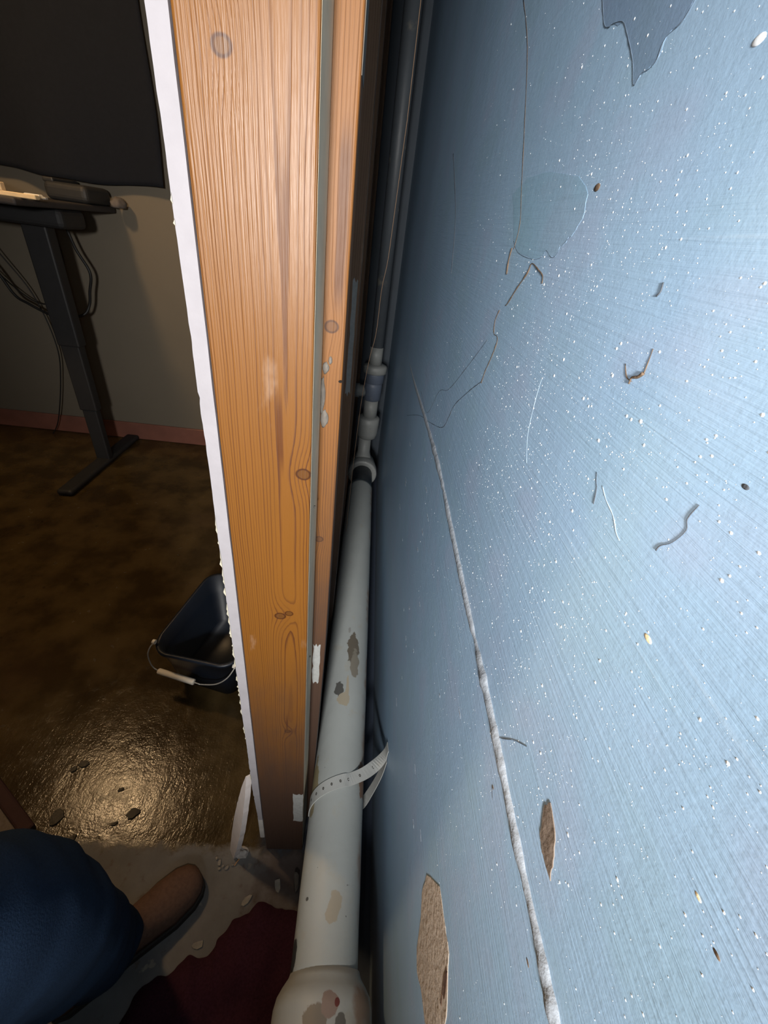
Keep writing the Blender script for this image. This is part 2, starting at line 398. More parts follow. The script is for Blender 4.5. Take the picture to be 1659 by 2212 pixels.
# ---------------------------------------------------------------- room shell
bm = bmesh.new(); box(bm, -3.4, WX + 0.1, -1.7, YB + 0.1, -0.1, 0.0); struct(link('floor', bm, M['floor']), 'dark wet brown basement floor with rough grey concrete by the partition')
bm = bmesh.new(); box(bm, -3.4, WX + 0.1, -1.7, YB + 0.1, 2.36, 2.46); struct(link('ceiling', bm, M['ceiling']))
wall_r = None
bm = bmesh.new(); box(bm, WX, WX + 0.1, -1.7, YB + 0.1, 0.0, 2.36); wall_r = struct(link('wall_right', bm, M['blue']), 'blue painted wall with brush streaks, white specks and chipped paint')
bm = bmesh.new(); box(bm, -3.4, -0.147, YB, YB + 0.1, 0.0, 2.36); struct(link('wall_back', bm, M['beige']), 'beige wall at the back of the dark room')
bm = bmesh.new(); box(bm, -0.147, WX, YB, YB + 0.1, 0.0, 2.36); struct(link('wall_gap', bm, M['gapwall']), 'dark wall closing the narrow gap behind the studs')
bm = bmesh.new(); box(bm, -3.5, -3.4, -1.7, YB + 0.1, 0.0, 2.36); struct(link('wall_left', bm, M['beige']))
bm = bmesh.new(); box(bm, -3.4, WX + 0.1, -1.8, -1.7, 0.0, 2.36); struct(link('wall_front', bm, M['beige']))
bm = bmesh.new(); box(bm, -3.4, -0.15, YB - 0.014, YB, 0.0, 0.108, 0.004); struct(link('baseboard_back', bm, M['red_base']), 'dark red baseboard under the beige wall')

# marks that belong to the blue wall
ridge = [(-1.65, 0.935), (-0.9, 0.940), (-0.5, 0.944), (-0.16, 0.949), (-0.0011, 0.9542), (0.0234, 0.9559), (0.0509, 0.9575), (0.0918, 0.9584), (0.1572, 0.9640), (0.2192, 0.9672), (0.2947, 0.9695), (0.4135, 0.9765), (0.5657, 0.9850), (0.7718, 0.9800), (1.0867, 0.9660), (1.3787, 0.9640)]
sp = spline([(WX + 0.001, y, z) for y, z in ridge], 14)
bm = bmesh.new()
k = len(sp)
rr = [0.0078 * (0.75 + 0.55 * mnoise.noise(Vector((p.y * 22, 3.1, 0))) + 0.35 * mnoise.noise(Vector((p.y * 90, 1.1, 0)))) * (1.0 if p.y < 0.9 else max(0.15, 1 - (p.y - 0.9) / 0.5)) for p in sp]
sweep(bm, sp, [max(0.0006, v) for v in rr], 10, True, None, 0.0012, 2.0)
for v in bm.verts: v.co.x = WX + (v.co.x - WX) * 0.5
link('plaster_ridge', bm, M['ridge'], wall_r, True)['label'] = 'raised pale plaster ridge running along the blue wall'
tan = [(0.1536, 0.6638), (0.1291, 0.7254), (0.0987, 0.7336), (0.0798, 0.7379), (0.0699, 0.7272), (0.0464, 0.7056), (0.0400, 0.690), (0.0360, 0.670), (0.0398, 0.6284), (0.0507, 0.5996), (0.0702, 0.5909), (0.0907, 0.5683), (0.1082, 0.5743), (0.1282, 0.6135), (0.1454, 0.6284)]
bm = bmesh.new(); plate_x(bm, tan, WX, 0.0005, 0.0012)
link('paint_chip', bm, M['bare_plaster'], wall_r)['label'] = 'long tan patch of bare plaster low on the blue wall'
bm = bmesh.new(); plate_x(bm, [(0.0735, 0.7235), (0.0700, 0.7260), (0.0610, 0.7160), (0.0560, 0.7050), (0.0595, 0.6975), (0.0640, 0.7010), (0.0690, 0.7080)], WX - 0.0005, 0.0004, 0.0010)
plate_x(bm, [(0.062, 0.699), (0.0575, 0.695), (0.053, 0.689), (0.0555, 0.6865), (0.060, 0.692)], WX - 0.0005, 0.0004, 0.0008)
link('rust_stain', bm, M['rust_stain'], wall_r)
brn = [(0.0976, 1.0132), (0.0957, 1.0204), (0.0834, 1.0154), (0.0759, 1.0065), (0.0722, 0.9985), (0.0690, 0.9935), (0.0753, 0.9932), (0.0818, 0.993), (0.0891, 0.9971), (0.0934, 1.0044)]
bm = bmesh.new(); plate_x(bm, brn, WX, 0.0005, 0.0008)
link('paint_chip', bm, M['brown_plaster'], wall_r)['label'] = 'small brown pointed paint chip beside the plaster ridge'
stA = [(0.3980, 1.4150), (0.3758, 1.393), (0.3651, 1.3881), (0.3595, 1.3884), (0.3449, 1.3846), (0.3333, 1.3775), (0.3128, 1.3618), (0.3015, 1.3503), (0.2971, 1.353), (0.2907, 1.3532), (0.2839, 1.3547), (0.2825, 1.362), (0.2704, 1.3642), (0.2640, 1.374), (0.27, 1.43), (0.41, 1.46)]
bm = bmesh.new(); plate_x(bm, stA, WX, 0.00015, 0.0012)
link('paint_layer', bm, M['blue_dark'], wall_r)['label'] = 'darker pointed patch of old blue paint at the top'
stB = [(0.5001, 1.3169), (0.456, 1.2797), (0.4315, 1.2713), (0.3878, 1.2679), (0.3674, 1.2704), (0.3616, 1.275), (0.3475, 1.2709), (0.3392, 1.2721), (0.3323, 1.2785), (0.3212, 1.2839), (0.3121, 1.2935), (0.3164, 1.3053), (0.3412, 1.3165), (0.4016, 1.3247), (0.4615, 1.3259)]
bm = bmesh.new(); plate_x(bm, stB, WX, 0.00012, 0.0015)
link('paint_layer', bm, M['blue_green'], wall_r)['label'] = 'greenish blue scraped patch with a ragged lower edge'
def strand(name, pts, r, mat, sub=4, jit=0.0012, parent=wall_r, x=WX):
    p = spline([(x - r * 0.4, y + random.uniform(-jit, jit), z + random.uniform(-jit, jit)) for y, z in pts], sub)
    b = bmesh.new(); sweep(b, p, [0.5 * r * (0.45 + 1.1 * abs(mnoise.noise(q * 140))) for q in p], 5)
    return link(name, b, mat, parent, True)
M['edge'] = plain('dark_paint_edge', (0.10, 0.14, 0.19), 0.7, 0.1, 100, 0.0)
strand('paint_edge', stA[:14], 0.0005, M['edge'], 5, 0.0003)
strand('paint_edge', stB[1:10], 0.0004, M['edge'], 5, 0.0003)
strand('rootlet', [(0.3487, 1.2542), (0.352, 1.259), (0.3641, 1.2629), (0.384, 1.2643), (0.3898, 1.258), (0.4045, 1.2464), (0.421, 1.2334), (0.426, 1.2300)], 0.0012, M['root'])
strand('rootlet', [(0.4427, 1.2217), (0.4496, 1.2109), (0.4424, 1.2012), (0.4300, 1.2010), (0.423, 1.1963), (0.4284, 1.1841), (0.4342, 1.1712), (0.4383, 1.1653), (0.4423, 1.1494)], 0.0009, M['root'])
strand('rootlet', [(0.4423, 1.1494), (0.4836, 1.1284), (0.5418, 1.0936), (0.5657, 1.0644), (0.6001, 1.0358), (0.7054, 0.9967), (0.8664, 0.9473), (1.0942, 0.8627)], 0.0008, M['dark_root'], 8, 0.004)
strand('rootlet', [(0.46, 1.19), (0.52, 1.15), (0.60, 1.09), (0.68, 1.06), (0.76, 1.00), (0.90, 0.99)], 0.0006, M['dark_root'], 8, 0.006)
strand('rootlet', [(0.4548, 1.2743), (0.456, 1.2649), (0.4504, 1.2538)], 0.0014, M['root'])
strand('rootlet', [(0.6479, 1.4871), (0.5778, 1.4359), (0.5058, 1.3583), (0.4744, 1.322), (0.4484, 1.2938), (0.4482, 1.2726)], 0.0006, M['root'])
strand('rootlet', [(0.1235, 1.2024), (0.1243, 1.1961), (0.1219, 1.1924), (0.1237, 1.1853), (0.1271, 1.1802), (0.1282, 1.1769)], 0.0006, M['dark_root'], 4, 0.0006)
strand('rootlet', [(0.2037, 1.2326), (0.1979, 1.2276), (0.1928, 1.2269)], 0.0006, M['root'], 4, 0.0004)
strand('rootlet', [(0.1934, 1.226), (0.1934, 1.2289), (0.1894, 1.23), (0.1866, 1.2323)], 0.0018, M['root'], 4, 0.0003)
strand('rootlet', [(0.1866, 1.2323), (0.1874, 1.2388), (0.1888, 1.2425)], 0.0005, M['root'], 4, 0.0004)
strand('rootlet', [(0.1873, 1.1812), (0.1832, 1.1779), (0.1812, 1.1735), (0.1775, 1.1672)], 0.0006, M['dark_root'], 4, 0.0012)
strand('rootlet', [(0.2015, 1.2672), (0.2008, 1.2644), (0.2024, 1.2621)], 0.0009, M['dark_root'], 4, 0.0004)
strand('rootlet', [(0.1713, 0.9649), (0.157, 0.972), (0.1427, 0.994), (0.1306, 1.0127)], 0.0005, M['dark_root'], 6, 0.003)
strand('rootlet', [(1.0219, 1.413), (0.8542, 1.3145), (0.7765, 1.2245)], 0.0010, M['dark_root'], 8, 0.006)
strand('rootlet', [(0.135, 0.936), (0.138, 0.934), (0.130, 0.930)], 0.0008, M['dark_root'], 4, 0.001)
strand('pale_fibre', [(0.1781, 1.1782), (0.1706, 1.1745), (0.1606, 1.1716), (0.1534, 1.1672), (0.1491, 1.1656)], 0.0004, M['pale_fibre'], 4, 0.0002)
strand('pale_fibre', [(0.2936, 1.1983), (0.2921, 1.1817), (0.2852, 1.159), (0.2707, 1.1431)], 0.00018, M['pale_fibre'], 4, 0.0002)
# a couple of bigger cream and brown flecks
for (y, z, r, m_) in ((0.1079, 1.1469, 0.0017, 'speck_warm'), (0.0386, 1.103, 0.0010, 'speck_warm'), (0.0262, 1.0989, 0.0010, 'root'), (0.1123, 1.2171, 0.0011, 'dark_root'),
                      (0.2092, 1.3415, 0.0022, 'speck'), (0.1372, 0.9359, 0.0011, 'root'), (0.0472, 0.9337, 0.0014, 'root'), (0.3059, 1.3079, 0.0026, 'root')):
    b = bmesh.new(); bmesh.ops.create_icosphere(b, subdivisions=2, radius=r)
    for v in b.verts: v.co = Vector((WX + v.co.x * 0.22, y + v.co.y * 1.5 + 0.15 * r * mnoise.noise(v.co * 900), z + v.co.z * 0.8))
    link('paint_fleck', b, M[m_], wall_r, True)
# knocked-off paint: pale scuffs in the shadowed strip by the pipe
for i in range(26):
    y = random.uniform(0.16, 0.95); z = random.uniform(0.45, 0.93) if y < 0.5 else random.uniform(0.6, 0.98); L_ = random.uniform(0.006, 0.022) * (0.6 + y); r = random.uniform(0.0006, 0.0018) * (0.6 + y)
    b = bmesh.new(); plate_x(b, [(y, z), (y + L_ * 0.4, z + r), (y + L_, z + r * 0.3), (y + L_ * 0.6, z - r)], WX, 0.0003, 0.0004)
    link('paint_scuff', b, M['ridge'], wall_r)
# thousands of tiny white specks in the paint
V = []; F = []
def speck(y, z, r, h):
    i = len(V); a0 = random.random() * 6.28; ey = random.uniform(0.8, 1.5)
    for k_ in range(6):
        a = a0 + k_ * math.pi / 3; V.append((WX + 0.0001, y + r * ey * math.cos(a), z + r * math.sin(a)))
    V.append((WX - h, y, z))
    for k_ in range(6): F.append((i + k_, i + (k_ + 1) % 6, i + 6))
cnt = 0
while cnt < 5600:
    y = random.uniform(0.01, 0.75); z = random.uniform(0.72, 1.50)
    d = math.hypot((y - 0.22) / 0.20, (z - 1.19) / 0.15)
    pr = math.exp(-d * d * 0.55) * (0.35 + 1.0 * max(0, 0.5 + mnoise.noise(Vector((y * 26, z * 26, 4)))))
    if y > 0.30: pr *= max(0.12, 1 - (y - 0.30) / 0.2)
    if random.random() > pr + 0.03: continue
    r = min(0.0013, random.lognormvariate(math.log(0.00037), 0.45)); speck(y, z, r, r * 0.35); cnt += 1
for i in range(1500):
    speck(random.uniform(-0.9, 0.9), random.uniform(0.35, 1.95), min(0.0011, random.lognormvariate(math.log(0.00034), 0.4)), 0.0001)
me = bpy.data.meshes.new('paint_speck'); me.from_pydata(V, [], F); me.materials.append(M['speck'])
o = bpy.data.objects.new('paint_speck', me); COL.objects.link(o); o.parent = wall_r; o['kind'] = 'stuff'; o['label'] = 'scatter of tiny white paint specks'

# ---------------------------------------------------------------- partition: board, studs
bm = bmesh.new()
NZ = 420; zs = [0.185 + (2.355 - 0.185) * i / NZ for i in range(NZ + 1)]
def jag(z): return 0.0005 * mnoise.noise(Vector((z * 75, 0, 0))) + 0.0008 * mnoise.noise(Vector((z * 9, 5, 0))) + (0.0009 if mnoise.noise(Vector((z * 35, 9, 0))) > 0.5 else 0)
prof = []
for z in zs:
    xl = -0.1465 + jag(z) + (0.004 * (1 - (z - 0.185) / 0.15) if z < 0.335 else 0)
    y0 = 0.3600 + 0.0008 * mnoise.noise(Vector((z * 25, 0, 7)))
    prof.append([bm.verts.new((xl, y0, z)), bm.verts.new((-0.1335, y0, z)), bm.verts.new((-0.1335, YB - 0.01, z)), bm.verts.new((xl, YB - 0.01, z))])
for a, b in zip(prof, prof[1:]):
    for j in range(4): bm.faces.new((a[j], a[(j + 1) % 4], b[(j + 1) % 4], b[j]))
bm.faces.new(prof[0][::-1]); bm.faces.new(prof[-1])
board = struct(link('wall_partition', bm, M['gypsum']), 'white cut edge of the plasterboard partition beside the pine stud')
# torn facing paper along the room-side corner
for i in range(46):
    z = random.choice([random.uniform(0.35, 1.5), random.uniform(0.5, 1.0)]); b = bmesh.new()
    h = random.uniform(0.004, 0.022); wd = random.uniform(0.0008, 0.0026)
    x0 = -0.1465 + jag(z)
    p = [(x0 + 0.0006, 0.3595, z), (x0 - wd, 0.3602, z + h * 0.35), (x0 - wd * 0.4, 0.361, z + h * 0.8), (x0 + 0.0006, 0.3595, z + h)]
    f = [b.verts.new(q) for q in p]; bk = [b.verts.new((q[0], q[1] + 0.0006, q[2])) for q in p]
    b.faces.new(f); b.faces.new(bk[::-1])
    for j in range(4): b.faces.new((f[j], bk[j], bk[(j + 1) % 4], f[(j + 1) % 4]))
    link('torn_paper', b, M['paper'], board)
# broken, dirty foot of the board
b = bmesh.new(); box(b, -0.1445, -0.1340, 0.362, 0.50, 0.075, 0.19, 0.001); link('board_foot', b, M['gyp_grey'], board)

# front stud: origin at its lower left front edge so the grain runs in its own frame
def stud_at(name, x0, x1, y0, y1, z0, z1, mat, label, bevel=0.002, group=None, lean=0.0):
    b = bmesh.new(); box(b, 0, x1 - x0, 0, y1 - y0, 0, z1 - z0, bevel, 2)
    if lean:
        bmesh.ops.bisect_plane(b, geom=b.verts[:] + b.edges[:] + b.faces[:], plane_co=(0, 0, 0.70), plane_no=(0, 0, 1))
        for v in b.verts:
            if v.co.x > 0.05 and v.co.z < 0.5: v.co.x -= lean
    o = link(name, b, mat); o.location = (x0, y0, z0); tag(o, label, 'wooden post', group); return o
s1 = stud_at('timber_stud', -0.1335, -0.0462, 0.3625, 0.4295, 0.0, 2.355, M['wood'], 'broad orange pine stud at the front, beside the white board edge')
b = bmesh.new(); box(b, 0.0868, 0.08742, 0.0030, 0.066, 0.02, 2.35); o = link('weathered_side', b, M['grey_wood'], s1); o['label'] = 'grey weathered side of the stud'
# paint smears and rubs on the front stud
def smear(parent, x0, x1, z0, z1, y, mat, name='paint_smear', n=9):
    b = bmesh.new(); L = []; R_ = []
    for i in range(n + 1):
        z = z0 + (z1 - z0) * i / n
        L.append((x0 + random.uniform(-0.0012, 0.0012), z)); R_.append((x1 + random.uniform(-0.0006, 0.0006), z))
    pts = L + [(x0 + (x1 - x0) * t, z1 + random.uniform(-0.006, 0.006)) for t in (0.2, 0.4, 0.6, 0.8)] + R_[::-1] + [(x0 + (x1 - x0) * t, z0 + random.uniform(-0.006, 0.006)) for t in (0.8, 0.6, 0.4, 0.2)]
    f = [b.verts.new((p[0], y - 0.0004, p[1])) for p in pts]; k_ = [b.verts.new((p[0], y + 0.0006, p[1])) for p in pts]
    b.faces.new(f); b.faces.new(k_[::-1])
    for i in range(len(pts)): b.faces.new((f[i], k_[i], k_[(i + 1) % len(pts)], f[(i + 1) % len(pts)]))
    return link(name, b, mat, parent)
smear(s1, 0.066, 0.0870, 0.180, 0.318, 0.0, M['white_paint'])['label'] = 'pale paint smear low on the stud'
s2 = stud_at('timber_stud', -0.1335, -0.0245, 0.4310, 0.4690, 0.0, 2.355, M['wood2'], 'weathered pine stud just behind the front stud, with grey mortar smears', lean=0.0125)
smear(s2, 0.0893, 0.1010, 0.600, 0.705, 0.0, M['white_paint'])['label'] = 'white paint smear on the stud'
for (x, z, rx, rz) in ((0.092, 1.095, 0.0045, 0.010), (0.089, 1.120, 0.0030, 0.020), (0.0915, 1.150, 0.0035, 0.006), (0.096, 1.158, 0.002, 0.004)):
    b = bmesh.new(); bmesh.ops.create_icosphere(b, subdivisions=3, radius=1.0)
    for v in b.verts:
        q = v.co * (1 + 0.25 * mnoise.noise(v.co * 2 + Vector((x * 90, 0, 0)))); v.co = Vector((x + q.x * rx, q.y * 0.0022, z + q.z * rz))
    link('mortar_smear', b, M['mortar'], s2, True)
b = bmesh.new(); sweep(b, [(0.1075, 0.004, 1.138), (0.1075, -0.004, 1.1385), (0.1075, -0.0042, 1.139)], [0.0011, 0.0011, 0.0022], 8); link('nail', b, M['nail'], s2)
for zz in (1.0, 0.72):
    b = bmesh.new(); sweep(b, [(0.0875, 0.034, zz), (0.0892, 0.034, zz)], [0.0014, 0.0014], 8); o = link('nail', b, M['nail'], s1)
b = bmesh.new(); box(b, 0.1088, 0.1095, 0.002, 0.036, 1.365, 2.35); link('weathered_side', b, M['mortar'], s2)
yy = 0.85
labs = ['dark old stud in the gap, with a white paint patch', 'dark old stud deeper in the gap behind the paint-patched one', 'dark old stud farthest back in the gap']
for i, y0 in enumerate((0.85, 1.30, 2.20)):
    o = stud_at('timber_stud', -0.1335, -0.0265 + (0.0 if i == 0 else -0.004), y0, y0 + 0.038, 0.038, 2.355, M['wood3'], labs[i], lean=0.010)
    if i == 0: smear(o, 0.094, 0.1030, 0.947, 1.157, 0.0, M['white_paint'])
b = bmesh.new(); box(b, -0.1335, -0.0464, 0.470, 2.44, 0.0, 0.038, 0.002)
for y0 in (0.85, 1.30, 2.20): pass
tag(link('sole_plate', b, M['wood3']), 'dark timber plate on the floor under the studs in the gap', 'timber plate')

# leaning strip of broken plasterboard at the foot of the partition
bm = bmesh.new()
p0 = Vector((-0.207, 0.352, 0.004)); p1 = Vector((-0.160, 0.385, 0.335)); ax = (p1 - p0); side = Vector((0.55, -0.75, 0.02)).normalized(); nrm = ax.normalized().cross(side).normalized()
rows = []
N_ = 26
for i in range(N_ + 1):
    t = i / N_; c = p0 + ax * t; wd = 0.0135 * (0.85 + 0.5 * math.sin(math.pi * min(1, t * 1.3))) * (1.0 if t < 0.8 else max(0.12, 1 - (t - 0.8) * 4.4))
    j1 = 0.0016 * mnoise.noise(Vector((t * 30, 1, 0))); j2 = 0.0016 * mnoise.noise(Vector((t * 30, 8, 0)))
    rows.append([bm.verts.new(c - side * (wd + j1) - nrm * 0.006), bm.verts.new(c + side * (wd + j2) - nrm * 0.006), bm.verts.new(c + side * (wd + j2) + nrm * 0.006), bm.verts.new(c - side * (wd + j1) + nrm * 0.006)])
for a, c in zip(rows, rows[1:]):
    for j in range(4): bm.faces.new((a[j], a[(j + 1) % 4], c[(j + 1) % 4], c[j]))
bm.faces.new(rows[0][::-1]); bm.faces.new(rows[-1])
off = tag(link('plasterboard_scrap', bm, M['scrap']), 'torn strip of plasterboard leaning against the foot of the partition', 'plasterboard scrap')
bm = bmesh.new(); bmesh.ops.create_icosphere(bm, subdivisions=3, radius=1.0)
for v in bm.verts:
    q = v.co * (1 + 0.35 * mnoise.noise(v.co * 1.7)); v.co = Vector((-0.188 + q.x * 0.017, 0.352 + q.y * 0.011, max(0.0, 0.008 + q.z * 0.010)))
tag(link('plaster_lump', bm, M['gyp_grey']), 'grey lump of broken plaster at the foot of the leaning strip', 'plaster lump')

# ---------------------------------------------------------------- drain pipe
PX, PZ, PR = 0.0235, 0.280, 0.0545
pipe = empty('drain_pipe', (0, 0, 0)); tag(pipe, 'grey-white painted iron drain pipe running along the foot of the blue wall', 'pipe')
bm = bmesh.new(); pts = [(t, PR + 0.0009 * mnoise.noise(Vector((t * 9, 0, 0)))) for t in [0.105 + 1.535 * i / 60 for i in range(61)]]
lathe(bm, pts, (PX, 0, PZ), 'Y', 40); link('barrel', bm, M['pipe'], pipe, True)
bm = bmesh.new(); lathe(bm, [(0.126, 0.0549), (0.118, 0.058), (0.108, 0.066), (0.098, 0.0725), (0.086, 0.0755), (0.030, 0.0765), (-0.020, 0.077), (-0.030, 0.074), (-0.05, 0.056)], (PX + 0.002, 0, PZ), 'Y', 40)
link('hub', bm, M['hub'], pipe, True)['label'] = 'flared hub with chipped paint at the near end'
bm = bmesh.new(); lathe(bm, [(-1.4, 0.0545), (-0.045, 0.0545)], (PX, 0, PZ), 'Y', 32); link('barrel', bm, M['pipe'], pipe, True)
bm = bmesh.new(); lathe(bm, [(1.636, 0.0510), (1.640, 0.0490), (1.79, 0.0490)], (PX + 0.002, 0, PZ + 0.002), 'Y', 32); link('spigot', bm, M['riser'], pipe, True)
bm = bmesh.new(); lathe(bm, [(1.775, 0.054), (1.772, 0.068), (1.778, 0.0715), (1.82, 0.071), (1.86, 0.064), (1.90, 0.058), (1.93, 0.04)], (PX + 0.002, 0, PZ + 0.004), 'Y', 36); link('hub', bm, M['riser_white'], pipe, True)['label'] = 'bell end of the elbow under the riser'
# riser with its fittings
RX, RY = 0.035, 1.855
riser = empty('riser_pipe', (RX, RY, 0.33)); tag(riser, 'slim grey riser pipe with bulky fittings standing at the far end of the drain', 'pipe')
def rl(name, prof, mat, dx=0.0):
    b = bmesh.new(); lathe(b, [(t - 0.33, r) for t, r in prof], (dx, 0, 0), 'Z', 28); return link(name, b, mat, riser, True)
rl('neck', [(0.325, 0.045), (0.345, 0.038), (0.37, 0.031), (0.45, 0.030)], M['riser_white'], -0.012)
rl('coupling', [(0.445, 0.034), (0.452, 0.044), (0.475, 0.049), (0.52, 0.0515), (0.548, 0.0515), (0.552, 0.046), (0.556, 0.033)], M['riser_white'], -0.004)
rl('nipple', [(0.55, 0.0325), (0.64, 0.0325)], M['riser_white'])
rl('tee', [(0.635, 0.033), (0.64, 0.040), (0.70, 0.0415), (0.715, 0.040), (0.72, 0.034)], M['riser_blue'])
bm = bmesh.new(); lathe(bm, [(-0.083, 0.012), (-0.082, 0.030), (-0.060, 0.032), (-0.057, 0.026), (-0.01, 0.027)], (0, 0, 0.672 - 0.33), 'X', 20); link('side_outlet', bm, M['riser_white'], riser, True)
rl('coupling', [(0.712, 0.036), (0.718, 0.0435), (0.755, 0.0445), (0.76, 0.0440)], M['riser_blue'], 0.002)
rl('collar', [(0.758, 0.046), (0.762, 0.0525), (0.785, 0.0525), (0.792, 0.049), (0.797, 0.030)], M['riser_white'], 0.002)
rl('pale_section', [(0.795, 0.0285), (0.868, 0.0285)], M['riser_white'])
rl('riser_tube', [(0.866, 0.0280), (2.356, 0.0280)], M['riser'])
# perforated strap holding the pipe to the wall
bm = bmesh.new()
path = []
for i in range(15):
    a = math.radians(188 - i * 9.0); t = i / 14
    path.append(Vector((PX + (PR + 0.0012) * math.cos(a), 0.350 + 0.040 * t, PZ + (PR + 0.0012) * math.sin(a))))
path = path[::2] + [Vector((0.078, 0.404, 0.326)), Vector((0.104, 0.425, 0.322)), Vector((0.1195, 0.440, 0.332)), Vector((0.1238, 0.447, 0.352))]
path = spline(path, 5)
def ribbon(bm, path, wd, th, wdir=Vector((0, 1, 0))):
    rows = []
    for i, p in enumerate(path):
        t = (path[min(i + 1, len(path) - 1)] - path[max(i - 1, 0)]).normalized(); s = (wdir - t * wdir.dot(t)).normalized(); n = t.cross(s)
        rows.append([bm.verts.new(p + s * wd / 2 + n * th), bm.verts.new(p - s * wd / 2 + n * th), bm.verts.new(p - s * wd / 2 - n * th), bm.verts.new(p + s * wd / 2 - n * th)])
    for a, b in zip(rows, rows[1:]):
        for j in range(4): bm.faces.new((a[j], a[(j + 1) % 4], b[(j + 1) % 4], b[j]))
    bm.faces.new(rows[0][::-1]); bm.faces.new(rows[-1])
ribbon(bm, path, 0.024, 0.0007)
strap = tag(link('pipe_strap', bm, M['strap']), 'perforated metal strap looped over the drain pipe and fixed to the blue wall', 'strap')
bm = bmesh.new()
ribbon(bm, spline([Vector((0.1235, 0.436, 0.325)), Vector((0.117, 0.425, 0.285)), Vector((0.100, 0.405, 0.245)), Vector((0.080, 0.385, 0.222)), Vector((0.055, 0.375, 0.222))], 4), 0.022, 0.0007)
link('strap_tail', bm, M['strap'], strap)
L = len(path)
for i in range(8, L - 4, 5):
    p = path[i]; t = (path[i + 1] - path[i - 1]).normalized(); s = (Vector((0, 1, 0)) - t * t.y).normalized(); n = t.cross(s)
    if n.dot(Vector((0, 0, 1.27)) - p) < 0: n = -n
    b = bmesh.new(); vs = [b.verts.new(p + n * 0.0009 + t * math.cos(q) * 0.0022 + s * math.sin(q) * 0.0030) for q in [2 * math.pi * k_ / 10 for k_ in range(10)]]
    c_ = b.verts.new(p + n * 0.0006)
    for k_ in range(10): b.faces.new((vs[k_], vs[(k_ + 1) % 10], c_))
    link('strap_hole', b, M['hole'], strap)
# thread and cobweb hanging in the gap
sp = spline([(0.036, 1.2, 1.478), (0.034, 1.2, 1.424), (0.031, 1.2, 1.332), (0.027, 1.2, 1.22), (0.019, 1.2, 1.152), (0.016, 1.2, 1.045), (0.004, 1.2, 0.969), (-0.007, 1.2, 0.846), (-0.0135, 1.2, 0.675), (-0.018, 1.23, 0.456), (-0.02, 1.25, 0.318)], 6)
sp = [Vector((0.038, 1.2, 2.358))] + sp
bm = bmesh.new(); sweep(bm, sp, 0.0008, 5); tag(link('hanging_thread', bm, M['thread'], None, True), 'thin tan thread hanging down the gap in front of the riser', 'thread')
for j in range(9):
    p = Vector((-0.0455, 0.4225, 0.97 - j * 0.012)); b = bmesh.new()
    q = [p, p + Vector((0.012, 0.004, random.uniform(-0.02, 0.01))), p + Vector((random.uniform(0.004, 0.02), 0.006, random.uniform(-0.05, -0.02))), p + Vector((0.002, 0.004, -0.07))]
    sweep(b, spline(q, 4), 0.00028, 4); link('cobweb', b, M['cobweb'], s1)

# ---------------------------------------------------------------- blackout cloth on the back wall
bm = bmesh.new(); NX, NZ2 = 90, 34; X0, X1 = -3.0, -1.004; grid = []
hem = lambda x: 1.312 + 0.012 * math.sin((x + 1.2) * 8.0) + 0.010 * mnoise.noise(Vector((x * 6, 0, 0)))
for i in range(NX + 1):
    x = X0 + (X1 - X0) * i / NX; row = []
    for j in range(NZ2 + 1):
        t = j / NZ2; z = 2.10 + (hem(x) - 2.10) * t
        bulge = 0.055 * math.exp(-((x + 1.50) / 0.15) ** 2) * t ** 2
        y = YB - 0.030 - (0.012 + 0.018 * (0.5 + 0.5 * math.sin(x * 17 + 2 * mnoise.noise(Vector((x * 3, z, 0)))))) * (0.25 + 0.75 * t) - bulge
        row.append(bm.verts.new((x + (0.006 * math.sin(z * 9) if i == NX else 0), y, z)))
    grid.append(row)
for a, b in zip(grid, grid[1:]):
    for j in range(NZ2): bm.faces.new((a[j], b[j], b[j + 1], a[j + 1]))
cl = link('blackout_cloth', bm, M['black_cloth'], None, True); tag(cl, 'large black cloth with a wavy hem hanging on the beige back wall', 'cloth')
so = cl.modifiers.new('thick', 'SOLIDIFY'); so.thickness = 0.004; so.offset = 1
b = bmesh.new(); box(b, X0 - 0.02, X1 + 0.01, YB - 0.034, YB - 0.003, 2.085, 2.115, 0.003); link('cloth_batten', b, M['black_metal'], cl)

# ---------------------------------------------------------------- standing desk
desk = empty('standing_desk', (-1.44, 2.10, 0)); tag(desk, 'raised black standing desk with a telescopic leg in front of the beige wall', 'desk')
def dpart(name, mat, *boxes, smooth=False):
    b = bmesh.new()
    for bx_ in boxes: box(b, bx_[0] + 1.44, bx_[1] + 1.44, bx_[2] - 2.10, bx_[3] - 2.10, bx_[4], bx_[5], *(bx_[6:] or (0.004, 2)))
    return link(name, b, mat, desk, smooth)
dpart('desktop', M['black_top'], (-2.75, -1.262, 1.78, 2.435, 1.198, 1.222, 0.008, 3))
dpart('crossbeam', M['black_metal'], (-2.70, -1.275, 2.03, 2.20, 1.128, 1.198, 0.02, 3))
dpart('outer_column', M['black_metal'], (-1.492, -1.388, 2.09, 2.15, 0.64, 1.13, 0.008, 2))
dpart('middle_column', M['black_metal'], (-1.484, -1.396, 2.095, 2.145, 0.315, 0.66, 0.007, 2))
dpart('inner_column', M['black_metal'], (-1.476, -1.404, 2.10, 2.14, 0.025, 0.33, 0.006, 2))
dpart('foot_bar', M['black_metal'], (-1.478, -1.402, 1.745, 2.44, 0.004, 0.034, 0.014, 4))
dpart('outer_column', M['black_metal'], (-2.62, -2.516, 2.09, 2.15, 0.64, 1.13, 0.008, 2))
dpart('middle_column', M['black_metal'], (-2.612, -2.524, 2.095, 2.145, 0.315, 0.66, 0.007, 2))
dpart('inner_column', M['black_metal'], (-2.604, -2.532, 2.10, 2.14, 0.025, 0.33, 0.006, 2))
